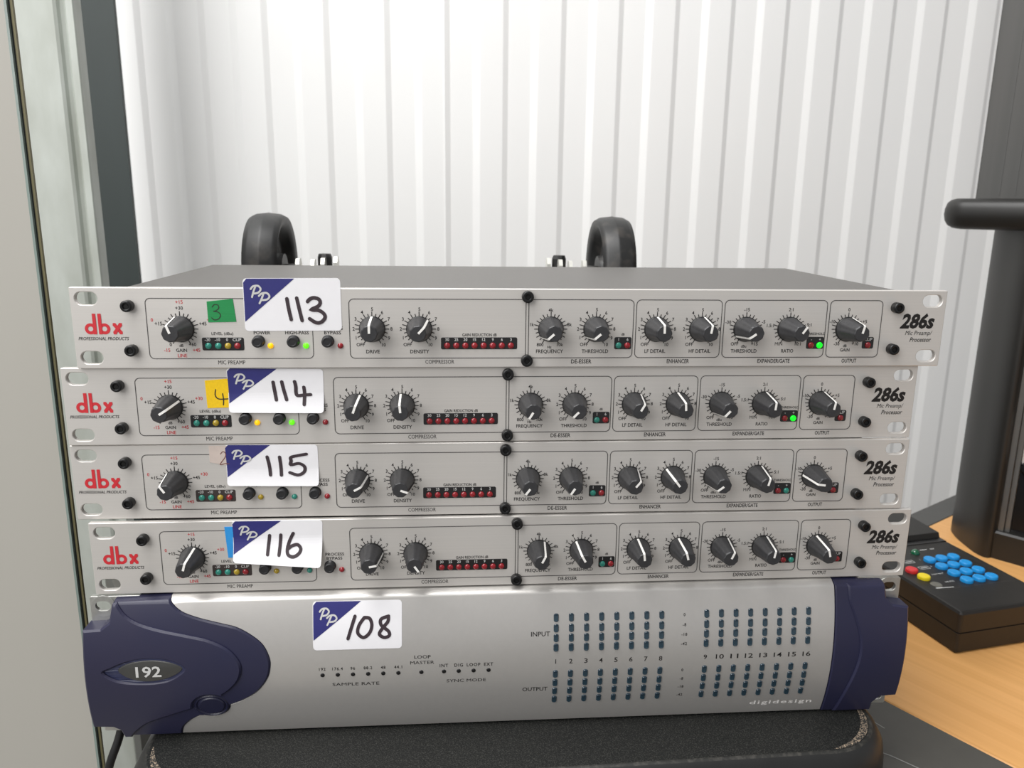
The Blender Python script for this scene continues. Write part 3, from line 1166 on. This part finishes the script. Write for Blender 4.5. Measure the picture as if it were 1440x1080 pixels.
plate(m, inner, [scoop], sf(2.6), 0.5, 1.0, (5, 2.5), 2.0, 0, True)
ip = sub(m, 'raised_cap_plate', 'blue_plastic', left_cap)
m = MB()
plate(m, inset(ccw(scoop), -0.4), (), lambda x, w: sf(0.95 + 1.0 * max(0, min(1, (x + 228) / 12)))(x, w), 0.5, 0.05, (4, 2.5))
sub(m, 'badge_recess', 'scoop', left_cap)
lens = smooth_curve([(-225.0, 4.6), (-218.5, 9.0), (-207, 10.7), (-196, 9.0), (-188.9, 5.0), (-195, 0.0), (-207, -2.9),
                     (-218, -1.0)], 4, True)
m = MB()
plate(m, lens, (), lambda x, w: sf(2.2)(x, w) - 0.6 * max(0, 1 - ((x + 207) / 18) ** 2 - ((w - 4) / 7) ** 2), -8, 0.5, (3, 2), None,
      0, True)
bd = sub(m, 'badge', 'badge', left_cap)
m = MB()
text(m, '192', -207.8, 3.9, 6.2, 14.2, bold=0.02, mapf=lambda x, w: (x, sf(2.2)(x, w) - 0.75, w))
sub(m, 'badge_lettering', 'whiteprint', left_cap)
# power button
m = MB()
el = circ(-175.6, -21.8, 10.3, 40, 8.0)
plate(m, el, [circ(-175.2, -21.3, 8.0, 32, 6.2)], sf(1.5), 0.5, 0.9, None, None)
sub(m, 'button_surround', 'navy_dark', ui)
m = MB()
plate(m, circ(-175.2, -21.3, 7.6, 32, 5.8), (), sf(2.0), 0.5, 0.6, (2.5, 2.5), None, 0, True)
sub(m, 'power_button', 'navy_dark', ui)
# right cap
lipr = [(197.9, -44.0), (197.9, 44.2), (228.6, 43.8), (228.6, -44.1), (205, -44.1)]
m = MB()
plate(m, lipr, (), sf(0.9), 2.0, 0.6, (6, 2.5), 2.0, 0, True)
right_cap = sub(m, 'right_end_cap', 'blue_plastic', ui)
RR = smooth_curve([(205.5, 43.6), (206.0, 34.0), (209.5, 24.0), (213.1, 11.8), (214.1, 0.8), (212.6, -10.9), (208.6, -27.9),
                   (205.1, -44.1)], 4)
innr = RR + [(229.6, -44.1), (229.2, -37.4), (233.0, -32.4), (243.3, -31.8), (243.4, 29.6), (233.5, 31.2), (229.4, 35), (228.9, 43.3)]
m = MB()
plate(m, innr, (), sf(2.2), 0.5, 1.0, (5, 2.5), 2.0, 0, True)
sub(m, 'raised_cap_plate', 'blue_plastic', right_cap)

# meters
m = MB()
out = rrect(-1.5, 1.5, -2.45, 2.45, 1.1, 4)
plate(m, out, (), lambda x, z: -0.9 + 0.25 * (x / 1.5) ** 2, 0.3, 0.35, None)
mkey = None
ROWS = (27.9, 21.7, 15.8, 9.8, -7.6, -13.8, -19.9, -26.2)
for c in range(16):
    u = 26.6 + 9.1 * c if c < 8 else 117.8 + 9.03 * (c - 8)
    for r, w in enumerate(ROWS):
        if mkey is None:
            o = m.build('meter_led', 'meter', ui)
            mkey = o.data
        else:
            o = link(bpy.data.objects.new('meter_led', mkey), ui)
        o.location = (u * MM, sf(0.0)(u, w) * MM, (w + OFFW) * MM)
        o.rotation_euler = (-math.atan2(w, RA) * 1.0, 0, 0)
m = MB()
m.lathe_y([(1.25, 0.2), (1.25, -0.25), (1.0, -0.4), (0.5, -0.5)], 0, 0, 14)
sk = None
SL = [-110.7, -101.9, -93.1, -84.3, -75.5, -66.7, -53.2, -39.9, -31.2, -22.4, -13.5]
for u in SL:
    if sk is None:
        o = m.build('status_led', 'screw', ui)
        sk = o.data
    else:
        o = link(bpy.data.objects.new('status_led', sk), ui)
    o.location = (u * MM, sf(0.0)(u, -3.5) * MM, (-3.5 + OFFW) * MM)

am = lambda x, w: (x, sf(0.09)(x, w), w)
m = MB()
for u, s in zip(SL[:6], ('192', '176.4', '96', '88.2', '48', '44.1')):
    text(m, s, u, 0.4, 1.8, None, mapf=am, space=1.2)
for u, s in zip(SL[7:], ('INT', 'DIG', 'LOOP', 'EXT')):
    text(m, s, u, 0.4, 2.0, None, mapf=am, space=1.2)
text(m, 'SAMPLE RATE', -91.6, -10.1, 2.0, 27.3, mapf=am, bold=0.008)
text(m, 'SYNC MODE', -26.7, -10.1, 2.0, 23.4, mapf=am, bold=0.008)
text(m, 'LOOP', -52.4, 6.4, 2.0, 9.6, mapf=am, bold=0.008)
text(m, 'MASTER', -52.6, 2.8, 2.0, 14.0, mapf=am, bold=0.008)
text(m, 'INPUT', 17.3, 18.4, 2.7, 11.3, mapf=am, bold=0.008)
text(m, 'OUTPUT', 14.6, -18.2, 2.7, 15.1, mapf=am, bold=0.008)
for c in range(16):
    u = 26.6 + 9.1 * c if c < 8 else 117.8 + 9.03 * (c - 8)
    text(m, str(c + 1), u, 0.7, 2.9, None if c == 0 else (2.1 if c < 9 else 5.0), mapf=am, bold=0.008)
for s, w0, w1 in (('0', 27.6, -7.8), ('-8', 21.6, -14.0), ('-18', 15.7, -20.0), ('-42', 9.8, -26.3)):
    for w in (w0, w1):
        text(m, s, 104.2, w, 1.8, None, mapf=am, space=1.15)
sub(m, 'black_lettering', 'print', ui)['kind'] = 'stuff'
m = MB()
text(m, 'digidesign', 170.0, -35.2, 2.9, 40.0, mapf=am, bold=0.012, space=1.15)
lo = sub(m, 'logo_lettering', 'pointer', ui)
lo['label'] = 'small white logo lettering'
sticker(ui, [(-115.5, 40.6), (-64.1, 40.3), (-64.3, 12.4), (-115.4, 12.5)], sf(0.2), '108', (0.54, 0.79), OFFW)

# ================================================================== UPTURNED TROLLEY BEHIND
tr = thing('upturned_trolley', 'upturned black trolley behind the stack with two black castor wheels showing', 'trolley',
           W(-48, 300, -290))
m = MB()
o = ccw(rrect(-170, 170, -55, 75, 12, 4))
m.rings([[(x, y, 0) for x, y in o], [(x, y, 226) for x, y in o], [(x, y, 230) for x, y in inset(o, 4)]], True, True, False)
m.build('trolley_body', 'black', tr)
ZT = 290                 # local z of the panel centre line
for sx, cx in ((-1, -203.5 + 48), (1, 105.5 + 48)):
    m = MB()
    prof = [(14, -12), (15, -3), (36, -3.5), (37.5, -11), (41, -13.5), (46.5, -14.8), (49.0, -10), (49.9, -1), (50.2, 0), (49.9, 1), (49.0, 10), (46.5, 14.8),
            (41, 13.5), (37.5, 11), (36, 3.5), (15, 3), (14, 12)]
    m.lathe_x([(r, x) for r, x in prof], cx, 0, 7 + ZT, 48)
    wh = m.build('castor_wheel', 'rubber', tr)
    wh['label'] = 'scuffed black rubber castor wheel'
    m = MB()
    s = -sx                      # towards the middle
    m.lathe_x([(9, 0), (9, s * 9), (6, s * 12)] if s > 0 else [(6, s * 12), (9, s * 9), (9, 0)], cx + s * 11.5, 0, 3 + ZT, 20)
    m.build('wheel_hub', 'black', wh)
    for k, (dx, top) in enumerate(((24, 17.5), (35, 16.0), (46, 18.0), (55.5, 18.5))):
        m = MB()
        x0, x1 = sorted((cx + s * dx, cx + s * (dx + 3.4)))
        yb = -8 if k in (0, 2) else 4
        prof = [(yb - 9, 232 - ZT), (yb + 9, 232 - ZT), (yb + 7, top - 5), (yb + 4, top), (yb - 4, top), (yb - 7, top - 5)]
        ra = [(x0, a, b + ZT) for a, b in prof]
        rb = [(x1, a, b + ZT) for a, b in prof]
        m.rings([ra, rb], True, True, False)
        m.build('bracket_plate', 'zinc', tr)
    m = MB()
    seg = 10
    rs = []
    for r, z in ((6.5, 232), (6.5, 18 + ZT), (5.4, 21 + ZT)):
        rs.append([(cx + s * 47 + r * math.cos(2 * math.pi * j / seg), 5 + r * math.sin(2 * math.pi * j / seg), z) for j in range(seg)])
    m.rings(rs, True, True, False)
    m.build('bolt', 'rubber', tr)

# ================================================================== REMOTE KEYPAD
kp = thing('remote_keypad', 'black desktop remote keypad with twelve blue keys on the wood', 'keypad', W(370, 121.9, -290), math.radians(10.8))


def kp_ring(d, z, y1=205):
    return [(x, y, z) for x, y in inset(ccw(rrect(0, 99, 0, y1, 3, 4)), d)]


m = MB()
m.rings([kp_ring(2.5, 0), kp_ring(0.5, 2.0), kp_ring(0.2, 18.5), kp_ring(1.2, 19.0)], True, True, False)
m.build('lower_shell', 'black', kp)
m = MB()
m.rings([kp_ring(1.2, 19.0), kp_ring(0.0, 19.8), kp_ring(-0.2, 35.6), kp_ring(1.0, 37.6), kp_ring(2.6, 38.0)], False, True, False)
m.build('upper_shell', 'black', kp)
m = MB()
hd = [(123, 38), (127, 36), (130, 43), (203, 46), (203, 38)]
m.rings([[(1.0, y, z) for y, z in hd], [(98.0, y, z) for y, z in hd]], True, True, False)
m.build('rear_hood', 'black', kp)
m = MB()
m.box(1.5, 97.5, 119, 126, 37.5, 38.6)
m.build('display_slot', 'black_gloss', kp)
m = MB()
for pl in ([(11, 36.5), (92.5, 36), (90, 117.5), (11, 117.5)],):
    stroke(m, pl, 0.5, closed=True, mapf=lambda x, z: (x, z, 38.15))
m.build('panel_outline', 'outline', kp)


def key_mesh(r, h):
    mb = MB()
    rs = []
    for rr, z in ((r, 0), (r, h - 0.8), (r - 0.5, h - 0.2), (r - 1.2, h)):
        rs.append([(rr * math.cos(2 * math.pi * j / 24), rr * math.sin(2 * math.pi * j / 24), z) for j in range(24)])
    mb.rings(rs, False, True, True)
    return mb


KM = {}
for name, material, pts in (('number_key', 'key_blue', [(47.6 + 13.4 * i + 0.5 * j, 86.0 - 13.75 * j) for j in range(4) for i in range(3)]),
                            ('red_key', 'key_red', [(15.1, 72.0)]), ('yellow_key', 'key_yellow', [(15.9, 58.3)]),
                            ('grey_key', 'key_grey', [(18.0, 46.0)])):
    for x, y in pts:
        if material not in KM:
            o = key_mesh(5.3 if material != 'key_grey' else 5.0, 3.2 if material != 'key_grey' else 0.6).build(name, material, kp)
            KM[material] = o.data
        else:
            o = link(bpy.data.objects.new(name, KM[material]), kp)
        o.location = (x * MM, y * MM, 38.0 * MM)
m = MB()
rs = []
for i in range(5):
    a = math.pi / 2 * i / 5
    rs.append([(47.0 + 4.2 * math.cos(a) * math.cos(2 * math.pi * j / 18), 103.5 + 4.2 * math.cos(a) * math.sin(2 * math.pi * j / 18),
                38 + 4.0 * math.sin(a)) for j in range(18)])
m.rings(rs, False, True, True)
m.build('indicator_led', 'led_dkgreen', kp)
m = MB()
km = lambda x, z: (x, z, 38.14)
text(m, 'MEMORY', 34.2, 62.3, 2.0, 11.5, mapf=km)
text(m, 'MUTE', 33.8, 47.6, 2.0, 9.0, mapf=km)
for i, s in enumerate(('1', '2', '3', '4', '5', '6', '7', '8', '9', '', '0', '')):
    if s:
        text(m, s, 40.5 + 13.4 * (i % 3), 90.2 - 13.75 * (i // 3), 2.0, None, mapf=km)
for sx, sy in ((27, 89), (32, 75.5)):
    stroke(m, [(sx - 5, sy - 2.5), (sx + 5, sy - 2.5), (sx + 5, sy + 2.5), (sx - 5, sy + 2.5)], 0.5, closed=True, mapf=km)
    stroke(m, [(sx - 3, sy), (sx + 3, sy)], 1.2, mapf=km)
stroke(m, [(56.5, 107.8), (64, 107.8)], 1.0, mapf=km)
stroke(m, [(68, 107.6), (72, 107.6)], 1.0, mapf=km)
stroke(m, [(13, 40.2), (19, 39.6)], 1.6, mapf=km)
stroke(m, [(20, 39.3), (29, 38.4)], 1.0, mapf=km)
m.build('key_lettering', 'whiteprint', kp)

# ================================================================== RACK TOWER AT THE RIGHT
rk = thing('rack_tower', 'charcoal moulded rack tower with overhanging rounded top at the right edge', 'rack', W(520, 330, -290))
E1 = Vector((0.653, -0.757))
E2 = Vector((0.757, 0.653))


def col(poly, z0, z1, name, material, parent=rk, smooth=False, top_in=0.0):
    mb = MB()
    poly = ccw(poly)
    rr = [[(x - 520, y - 330, z0 + 290) for x, y in poly], [(x - 520, y - 330, z1 + 290 - top_in) for x, y in poly]]
    if top_in:
        rr.append([(x - 520, y - 330, z1 + 290) for x, y in inset(poly, top_in)])
    mb.rings(rr, True, True, smooth)
    return mb.build(name, material, parent)


side = smooth_curve([(519, 296), (514, 306), (515, 325), (519, 350), (528, 372), (545, 385), (572, 380), (566, 350), (545, 318),
                     (530, 301)], 4, True)
col(side, -290, 48, 'side_column', 'rack', smooth=True)
FO = Vector((527, 297))


def fr(a, b):                     # along the front, depth
    p = FO + E1 * a + E2 * b
    return (p.x, p.y)


col([fr(-1, 2), fr(4, 2), fr(4, 10), fr(-1, 10)], -262, 48, 'mounting_rail', 'rail')
col([fr(4.6, 5), fr(9, 5), fr(9, 12), fr(4.6, 12)], -262, 48, 'mounting_rail', 'rail')
bs = [fr(-12, -3), fr(300, -3), fr(300, 120), fr(-6, 120)]
col(bs, -290, -260, 'base_beam', 'rack', top_in=2.0)
for z0, z1, nm, mt in ((-258, -186, 'lower_device_panel', 'black_gloss'), (-184, -137, 'silver_device_panel', 'alu'),
                       (-135, 44, 'upper_device_panel', 'black_gloss')):
    col([fr(9.5, 7), fr(300, 7), fr(300, 16), fr(9.5, 16)], z0, z1, nm, mt)
for z in (-132, -190):
    mb = MB()
    c = Vector(fr(15, 6))
    prof = [(5.2, 0), (5.2, 2.2), (3.5, 3.6)]
    rs = []
    for r, d in prof:
        ring = []
        for j in range(14):
            a = 2 * math.pi * j / 14
            p = c + E1 * (r * math.cos(a)) - E2 * d
            ring.append((p.x - 520, p.y - 330, z + 290 + r * math.sin(a)))
        rs.append(ring)
    mb.rings(rs, True, True, True)
    mb.build('rack_screw', 'screw', rk)
mb = MB()
for z in (-160,):
    c = Vector(fr(17, 6.6))
    ring = []
    for j in range(16):
        a = 2 * math.pi * j / 16
        p = c + E1 * (4.5 * math.cos(a))
        ring.append((p.x - 520, p.y - 330, z + 290 + 3.2 * math.sin(a)))
    mb.add(ring, [tuple(range(16))])
mb.build('mounting_slot', 'socket', rk)
# overhanging rounded top
mb = MB()
pl = []
for a, b in rrect(-93, 300, -17, 250, 22, 8):
    q = fr(a, b)
    pl.append((q[0] - 520, q[1] - 330))
pl = ccw(pl)
rs = []
for d, z in ((16, 47.5), (9, 48.6), (4, 51.5), (1.2, 56), (0, 62), (0.3, 68), (2, 73.5), (5, 76.5), (10, 78)):
    rs.append([(x, y, z + 290) for x, y in inset(pl, d)])
mb.rings(rs, True, True, True)
mb.build('rounded_top', 'rack', rk)
mb = MB()
mb.box(300, 360, 100, 300, 0, 338)
mb.build('rear_side', 'rack', rk)

def on_top(name, label, cat, a0, a1, b0, b1, z0, z1, part, material):
    o = fr(a0, b0)
    th = thing(name, label, cat, W(o[0], o[1], z0))
    mb = MB()
    poly = ccw([tuple(Vector(fr(a0 + x, b0 + y)) - Vector(o)) for x, y in rrect(0, a1 - a0, 0, b1 - b0, 1.5, 3)])
    mb.rings([[(x, y, 0) for x, y in poly], [(x, y, z1 - z0 - 1.2) for x, y in poly],
              [(x, y, z1 - z0) for x, y in inset(poly, 1.2)]], True, True, False)
    mb.build(part, material, th)
    return th


on_top('brown_block', 'small brown wooden block on the rack tower top at the right edge', 'block', -24, 20, 8, 24, 78, 95,
       'block_body', 'copper')
gc = on_top('grey_cabinet', 'tall dark grey streaked cabinet standing on the rack tower top', 'cabinet', -73, 240, 28, 232, 78, 780,
            'cabinet_carcass', 'greypanel')
for a in (-52, -38):
    m = MB()
    o = Vector(fr(-73, 28))
    q = [Vector(fr(a, 27.6)) - o, Vector(fr(a + 1.0, 27.6)) - o, Vector(fr(a + 1.0, 28.6)) - o, Vector(fr(a, 28.6)) - o]
    m.rings([[(p.x, p.y, 4) for p in q], [(p.x, p.y, 690) for p in q]], True, True, False)
    m.build('panel_joint', 'greyedge', gc)

# ================================================================== CABLE
P = smooth_curve([(-236, 40, -215), (-246, 27, -238), (-250.7, 20, -262), (-257, 15, -281), (-269, 9, -325), (-284, 4, -430), (-286, 2, -700), (-284, 4, -1027)], 8)
O = P[-1]
m = MB()
rs = []
for i, p in enumerate(P):
    d = (Vector(P[min(i + 1, len(P) - 1)]) - Vector(P[max(i - 1, 0)])).normalized()
    a = d.cross(Vector((0, 1, 0))).normalized()
    b = d.cross(a)
    rs.append([tuple(Vector(p) - Vector(O) + (a * math.cos(2 * math.pi * j / 10) + b * math.sin(2 * math.pi * j / 10)) * 2.6) for j in range(10)])
m.rings(rs, True, True, True)
co = m.build('power_cable', 'cable')
co.location = W(*O)
co['label'] = 'black cable hanging down behind the left end of the blue unit'
co['category'] = 'cable'
